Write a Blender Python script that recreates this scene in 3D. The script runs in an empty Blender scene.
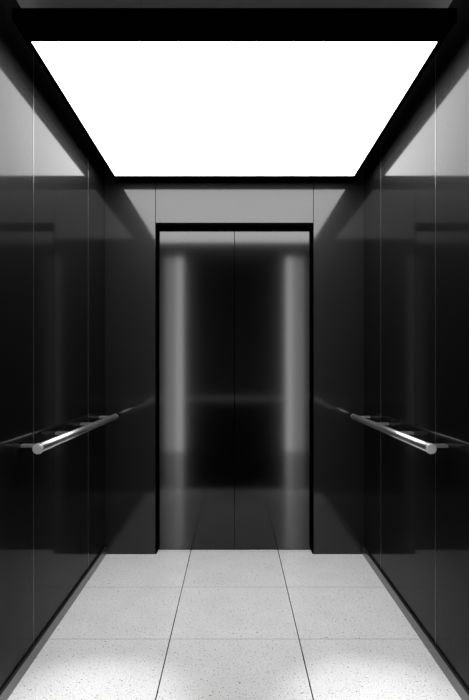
import bpy, bmesh, math
from mathutils import Vector
scene=bpy.context.scene
scene.view_settings.view_transform='Standard'
scene.view_settings.look='None'
EYE=1.21; H=2.4; HU=2.62; HW=0.838; YB=3.69; YD=3.775; YF=1.89

def link(o): bpy.context.collection.objects.link(o); return o
def mat(name, base=(0.02,)*3, rough=0.1, metal=0.0, ior=1.5, em=None, ems=0, spec=0.5):
    m=bpy.data.materials.new(name); m.use_nodes=True
    nt=m.node_tree; b=nt.nodes['Principled BSDF']
    b.inputs['Base Color'].default_value=(*base,1)
    b.inputs['Metallic'].default_value=metal
    b.inputs['IOR'].default_value=ior
    b.inputs['Specular IOR Level'].default_value=spec
    if em:
        b.inputs['Emission Color'].default_value=(*em,1); b.inputs['Emission Strength'].default_value=ems
    tc=nt.nodes.new('ShaderNodeTexCoord'); n=nt.nodes.new('ShaderNodeTexNoise')
    n.inputs['Scale'].default_value=3; mr=nt.nodes.new('ShaderNodeMapRange')
    mr.inputs['To Min'].default_value=rough*0.85; mr.inputs['To Max'].default_value=rough*1.15
    nt.links.new(tc.outputs['Object'],n.inputs['Vector']); nt.links.new(n.outputs['Fac'],mr.inputs['Value'])
    nt.links.new(mr.outputs['Result'],b.inputs['Roughness'])
    return m
def lacquer(name, base, rough, r0, r60, r90, wide, wrough=0.45):
    """black lacquer: weak mirror coat, a broad satin lobe, dark body"""
    m=bpy.data.materials.new(name); m.use_nodes=True; nt=m.node_tree; N=nt.nodes; L=nt.links
    N.remove(N['Principled BSDF']); out=N['Material Output']
    d=N.new('ShaderNodeBsdfDiffuse'); d.inputs[0].default_value=(base,)*3+(1,)
    g=N.new('ShaderNodeBsdfGlossy'); g.inputs['Roughness'].default_value=rough
    g2=N.new('ShaderNodeBsdfGlossy'); g2.inputs['Roughness'].default_value=wrough; g2.inputs[0].default_value=(wide,)*3+(1,)
    lw=N.new('ShaderNodeLayerWeight'); lw.inputs[0].default_value=0.5
    r=N.new('ShaderNodeValToRGB'); L.new(lw.outputs['Facing'],r.inputs[0])
    e=r.color_ramp.elements
    e[0].position=0; e[0].color=(r0,)*3+(1,); e[1].position=1; e[1].color=(r90,)*3+(1,)
    x=e.new(0.65); x.color=(r60,)*3+(1,)
    L.new(r.outputs[0],g.inputs[0])
    a=N.new('ShaderNodeAddShader'); L.new(d.outputs[0],a.inputs[0]); L.new(g.outputs[0],a.inputs[1])
    a2=N.new('ShaderNodeAddShader'); L.new(a.outputs[0],a2.inputs[0]); L.new(g2.outputs[0],a2.inputs[1])
    L.new(a2.outputs[0],out.inputs[0])
    return m

EM=7.0
GLOSS=lacquer('black_gloss_panel',0.0015,0.07,0.037,0.037,0.2,0.017,0.42)
DOORM=lacquer('black_gloss_door',0.0003,0.085,0.044,0.045,0.2,0.007,0.16)
BLACK=mat('matte_black',(0.0008,)*3,0.8,spec=0.0)
DARK=mat('dark_grey',(0.03,)*3,0.4)
UPPER=mat('upper_grey',(0.75,)*3,0.5)
LOBBY=mat('lobby_wall',(0.05,)*3,0.5,0,1.4)
REAR=mat('lobby_rear_wall',(0.20,)*3,0.5,0,1.4)
LOWER=mat('lobby_lower',(0.001,)*3,0.6,spec=0.05)
LFLOOR=mat('lobby_floor',(0.001,)*3,0.09,0,2.8)
STEEL=mat('brushed_steel',(0.52,)*3,0.32,0.95)
CAP=mat('satin_cap',(0.85,)*3,0.45,0.2)
GLOWLINE=mat('added_glow_line',(0.9,)*3,0.5,0.0,em=(1,1,1),ems=0.75)  # added glow, mirrored in the doors as a faint rail-height line
SEAM=mat('steel_joint',(0.22,)*3,0.3,1.0)
SKIRT=mat('skirting_steel',(0.16,)*3,0.3,0.9)
LIGHT=mat('diffuser',(0.9,)*3,0.5,em=(1,1,1),ems=EM)
STRIP=mat('streak_core_glow',(0.9,)*3,0.5,em=(1,1,1),ems=7.0)  # added glow for the bright part of each door streak
STRIP2=mat('streak_side_glow',(0.9,)*3,0.5,em=(1,1,1),ems=2.6)  # dimmer added glow, softens the outer side of each streak

def floor_mat():
    m=bpy.data.materials.new('terrazzo_tile'); m.use_nodes=True; nt=m.node_tree; N=nt.nodes; L=nt.links
    b=N['Principled BSDF']
    tc=N.new('ShaderNodeTexCoord')
    def noise(scale,det=2):
        n=N.new('ShaderNodeTexNoise'); n.inputs['Scale'].default_value=scale; n.inputs['Detail'].default_value=det
        L.new(tc.outputs['Object'],n.inputs['Vector']); return n.outputs['Fac']
    def ramp(src,pts):
        r=N.new('ShaderNodeValToRGB'); L.new(src,r.inputs[0])
        e=r.color_ramp.elements
        e[0].position,e[0].color=pts[0][0],(*[pts[0][1]]*3,1)
        e[1].position,e[1].color=pts[1][0],(*[pts[1][1]]*3,1)
        for p in pts[2:]:
            x=e.new(p[0]); x.color=(*[p[1]]*3,1)
        return r.outputs[0]
    def mul(a,c):
        x=N.new('ShaderNodeMix'); x.data_type='RGBA'; x.blend_type='MULTIPLY'; x.inputs[0].default_value=1
        L.new(a,x.inputs[6]); L.new(c,x.inputs[7]); return x.outputs[2]
    base=ramp(noise(130,3),[(0.3,0.78),(0.7,0.98)])
    sp=ramp(noise(150,1),[(0.29,0.08),(0.33,1.0)])
    sp3=ramp(noise(82,2),[(0.29,0.12),(0.315,1.0)])
    cloud=ramp(noise(6,3),[(0.3,0.93),(0.7,1.0)])
    col=mul(mul(mul(base,sp),sp3),cloud)
    sep=N.new('ShaderNodeSeparateXYZ'); L.new(tc.outputs['Object'],sep.inputs[0])
    def M(op,a,b2=None):
        x=N.new('ShaderNodeMath'); x.operation=op
        if hasattr(a,'node'): L.new(a,x.inputs[0])
        else: x.inputs[0].default_value=a
        if b2 is not None:
            if hasattr(b2,'node'): L.new(b2,x.inputs[1])
            else: x.inputs[1].default_value=b2
        return x.outputs[0]
    ax=M('ABSOLUTE',M('SUBTRACT',M('ABSOLUTE',sep.outputs['X']),0.287))
    sx=M('LESS_THAN',ax,0.0023)
    yy=M('ABSOLUTE',M('SUBTRACT',M('MODULO',M('SUBTRACT',sep.outputs['Y'],2.54-1.2-0.3),0.6),0.3))
    sy=M('LESS_THAN',yy,0.002)
    mx=N.new('ShaderNodeMix'); mx.data_type='RGBA'; L.new(sx,mx.inputs[0]); L.new(col,mx.inputs[6]); mx.inputs[7].default_value=(0.001,)*3+(1,)
    mx2=N.new('ShaderNodeMix'); mx2.data_type='RGBA'
    L.new(M('MULTIPLY',sy,0.6),mx2.inputs[0]); L.new(mx.outputs[2],mx2.inputs[6]); mx2.inputs[7].default_value=(0.05,)*3+(1,)
    L.new(mx2.outputs[2],b.inputs['Base Color'])
    b.inputs['Roughness'].default_value=0.10; b.inputs['IOR'].default_value=1.9
    return m
TERR=floor_mat()

def boxes(name,bl,m,bevel=0,kind='structure'):
    me=bpy.data.meshes.new(name); bm=bmesh.new()
    for (x0,x1,y0,y1,z0,z1) in bl:
        r=bmesh.ops.create_cube(bm,size=1)
        for v in r['verts']:
            v.co=Vector(((x0+x1)/2+v.co.x*(x1-x0),(y0+y1)/2+v.co.y*(y1-y0),(z0+z1)/2+v.co.z*(z1-z0)))
    if bevel: bmesh.ops.bevel(bm,geom=bm.edges[:],offset=bevel,segments=2,affect='EDGES',profile=0.5)
    bm.to_mesh(me); bm.free(); me.materials.append(m)
    o=link(bpy.data.objects.new(name,me))
    if kind: o['kind']=kind
    return o
def tag(o,label,cat): o['label']=label; o['category']=cat
def child(o,par):
    o.parent=par; o.matrix_parent_inverse=par.matrix_world.inverted(); return o
def empty(name,loc):
    e=link(bpy.data.objects.new(name,None)); e.location=loc
    bpy.context.view_layer.update(); return e

o=boxes('floor',[(-HW,HW,YF,YD+0.01,-0.03,0)],TERR); tag(o,'polished pale grey speckled terrazzo tile floor with dark joints','floor')
o=boxes('floor.001',[(-1.9,1.9,-0.55,YF,-0.03,0)],LFLOOR); tag(o,'black polished landing floor','floor')
seams=[YF,2.38,3.27,YB]
for s,nm in ((-1,'wall_left'),(1,'wall_right')):
    bl=[]
    for a,b in zip(seams[:-1],seams[1:]):
        x0,x1=sorted((s*HW,s*(HW+0.02)))
        bl.append((x0,x1,a+0.0022,b-0.0022,0.0,HU))
    o=boxes(nm,bl,GLOSS,bevel=0.0008)
    x0,x1=sorted((s*(HW+0.02),s*(HW+0.06)))
    bb=boxes('wall_side',[(x0,x1,YF,YB,0,HU)],BLACK)
    tag(o,'glossy black lacquered cabin wall panels with vertical joints','wall'); tag(bb,'matte black wall backing behind glossy panels','wall')
    x0,x1=sorted((s*(HW-0.001),s*(HW+0.01)))
    o=boxes('trim_3',[(x0,x1,2.38-0.002,2.38+0.002,0.05,HU),(x0,x1,3.27-0.003,3.27+0.003,0.05,HU)],SEAM); tag(o,'thin vertical steel joint strips between wall panels','trim')
for s,nm in ((-1,'baseboard_left'),(1,'baseboard_right')):
    x0,x1=sorted((s*(HW-0.012),s*HW))
    o=boxes(nm,[(x0,x1,YF,YB-0.001,0.0,0.05)],SKIRT,bevel=0.001); tag(o,'low dark steel skirting strip along the floor','baseboard')
DW=0.512; DH=2.124; JW=0.008
o=boxes('wall_back',[(-HW,-DW,YB,YB+0.02,0,HU),(DW,HW,YB,YB+0.02,0,HU),(-DW+0.003,DW-0.003,YB,YB+0.02,DH+0.018,HU)],GLOSS,bevel=0.0008)
tag(o,'glossy black return panels and grey transom around the doors','wall')
o=boxes('trim_1',[(-DW,-DW+JW,YB+0.003,YD+0.02,0,DH+0.018),(DW-JW,DW,YB+0.003,YD+0.02,0,DH+0.018),(-DW+JW,DW-JW,YB+0.003,YD+0.02,DH,DH+0.018)],BLACK)
tag(o,'matte black door frame lining the opening','door frame')
for i,(a,b) in enumerate(((-DW+JW,-0.001),(0.001,DW-JW))):
    o=boxes('door_%d'%(i+1),[(a,b,YD,YD+0.03,0.004,DH)],DOORM,bevel=0.0012)
    tag(o,'closed glossy black sliding lift door panel','door')
o=boxes('wall_back.001',[(-1,1,YD+0.035,YD+0.06,-0.03,HU+0.05)],BLACK); tag(o,'black shaft wall behind the doors','wall')
o=boxes('ceiling',[(-HW,HW,YF,YB+0.02,HU,HU+0.03)],UPPER); tag(o,'grey upper ceiling above the dropped light frame','ceiling')
PX=0.742; PY0=2.09; PY1=3.55; FX=0.763; FY0=1.958; FY1=YB-0.002; FT=0.041
e=empty('ceiling_light',(0,(PY0+PY1)/2,H)); tag(e,'large flat white light panel in a dropped black frame','ceiling light')
child(boxes('diffuser',[(-PX,PX,PY0,PY1,H-0.0005,H+0.012)],LIGHT,kind=None),e)
child(boxes('frame',[(-FX,FX,FY0,PY0,H,H+FT),(-FX,FX,PY1,FY1,H,H+FT),(-FX,-PX,PY0,PY1,H,H+FT),(PX,FX,PY0,PY1,H,H+FT),(-PX,PX,PY0,PY1,H+0.013,H+FT)],BLACK,kind=None),e)

def cyl(name,p0,p1,r,m,seg=32,bev=0):
    p0=Vector(p0);p1=Vector(p1);d=p1-p0
    me=bpy.data.meshes.new(name); bm=bmesh.new()
    bmesh.ops.create_cone(bm,cap_ends=True,segments=seg,radius1=r,radius2=r,depth=d.length)
    if bev:
        ed=[e for e in bm.edges if abs(e.verts[0].co.z-e.verts[1].co.z)<1e-6]
        bmesh.ops.bevel(bm,geom=ed,offset=bev,segments=3,affect='EDGES')
    q=d.to_track_quat('Z','Y').to_matrix().to_4x4()
    bm.transform(q); bmesh.ops.translate(bm,verts=bm.verts,vec=(p0+p1)/2)
    for f in bm.faces: f.smooth=(len(f.verts)==4)
    bm.to_mesh(me); bm.free(); me.materials.append(m)
    return link(bpy.data.objects.new(name,me))
RZ=0.894; RX=0.76
for s in (-1,1):
    e=empty('handrail',(s*HW,2.9,RZ))
    tag(e,'round brushed steel handrail on short brackets along black wall','handrail'); e['group']='cabin handrails'
    x=s*RX
    child(cyl('rail_tube',(x,2.213,RZ),(x,3.64,RZ),0.0175,STEEL,seg=48),e)
    child(cyl('end_cap',(x,2.2,RZ),(x,2.214,RZ),0.0205,CAP,bev=0.003),e)
    child(cyl('end_cap',(x,3.64,RZ),(x,3.645,RZ),0.0175,CAP,bev=0.001),e)
    for y in (2.25,2.68,3.11,3.54):
        x0,x1=sorted((x+s*0.012,s*HW))
        child(boxes('bracket',[(x0,x1,y-0.018,y+0.018,RZ+0.0,RZ+0.012)],STEEL,bevel=0.0015,kind=None),e)

LH=2.9
o=boxes('wall_front',[(-1.9,-HW,YF-0.02,YF,0,LH),(HW,1.9,YF-0.02,YF,0,LH),(-HW,HW,YF-0.02,YF,HU,LH)],DARK); tag(o,'dark grey wall around the open cabin entrance','wall')
for s,nm in ((-1,'wall_left.001'),(1,'wall_right.001')):
    x0,x1=sorted((s*1.9,s*1.93)); o=boxes(nm,[(x0,x1,-0.55,YF,0,LH)],LOBBY); tag(o,'dark landing side wall','wall')
o=boxes('ceiling.001',[(-1.9,1.9,-0.55,YF,LH,LH+0.03)],LOBBY); tag(o,'dark landing ceiling','ceiling')
RL=0.76
o=boxes('wall_rear',[(-1.9,1.9,-0.55,-0.52,RL,LH)],REAR); tag(o,'grey landing rear wall','wall')
o=boxes('wall_rear.001',[(-1.9,1.9,-0.55,-0.52,0,RL)],LOWER); tag(o,'black lower panelling of landing rear wall','wall')
o=boxes('trim_2',[(-1.9,1.9,-0.52,-0.49,RL-0.022,RL+0.022)],GLOWLINE); tag(o,'thin added glowing strip, unseen, for the pale line on the doors','trim')
for s in (-1,1):  # unseen glowing strips added so the doors mirror two vertical streaks
    e=empty('streak_helper',(s*0.86,-0.52,0))
    tag(e,'tall added glowing strip, unseen, for a streak on the doors','light'); e['group']='added door streak strips'
    child(boxes('streak_backing',[(s*0.86-0.17,s*0.86+0.17,-0.52,-0.47,0.0,2.8)],BLACK,kind=None),e)
    a,b=sorted((s*0.72,s*0.81)); child(boxes('streak_core',[(a,b,-0.47,-0.455,0.01,2.75)],STRIP,kind=None),e)
    a,b=sorted((s*0.81,s*0.98)); child(boxes('streak_side',[(a,b,-0.47,-0.46,0.01,2.75)],STRIP2,kind=None),e)
for s in (-1,1):  # spots added to brighten the front floor corners, no fitting modelled
    l=bpy.data.lights.new('downlight','SPOT'); l.energy=140; l.spot_size=math.radians(22); l.spot_blend=1; l.shadow_soft_size=0.03
    o=link(bpy.data.objects.new('downlight',l)); o.location=(s*0.51,2.0,2.39)
    tag(o,'added unseen downlight in black ceiling border','light'); o['group']='added fill spots'

w=bpy.data.worlds.new('w'); scene.world=w; w.use_nodes=True
w.node_tree.nodes['Background'].inputs[0].default_value=(0.01,0.01,0.01,1)

c=bpy.data.cameras.new('camera'); c.lens=571/700*36; c.sensor_width=36; c.sensor_fit='AUTO'; c.shift_y=17/700; c.clip_start=0.05
o=link(bpy.data.objects.new('camera',c)); o.location=(0,0,EYE); o.rotation_euler=(math.radians(90),0,0)
scene.camera=o
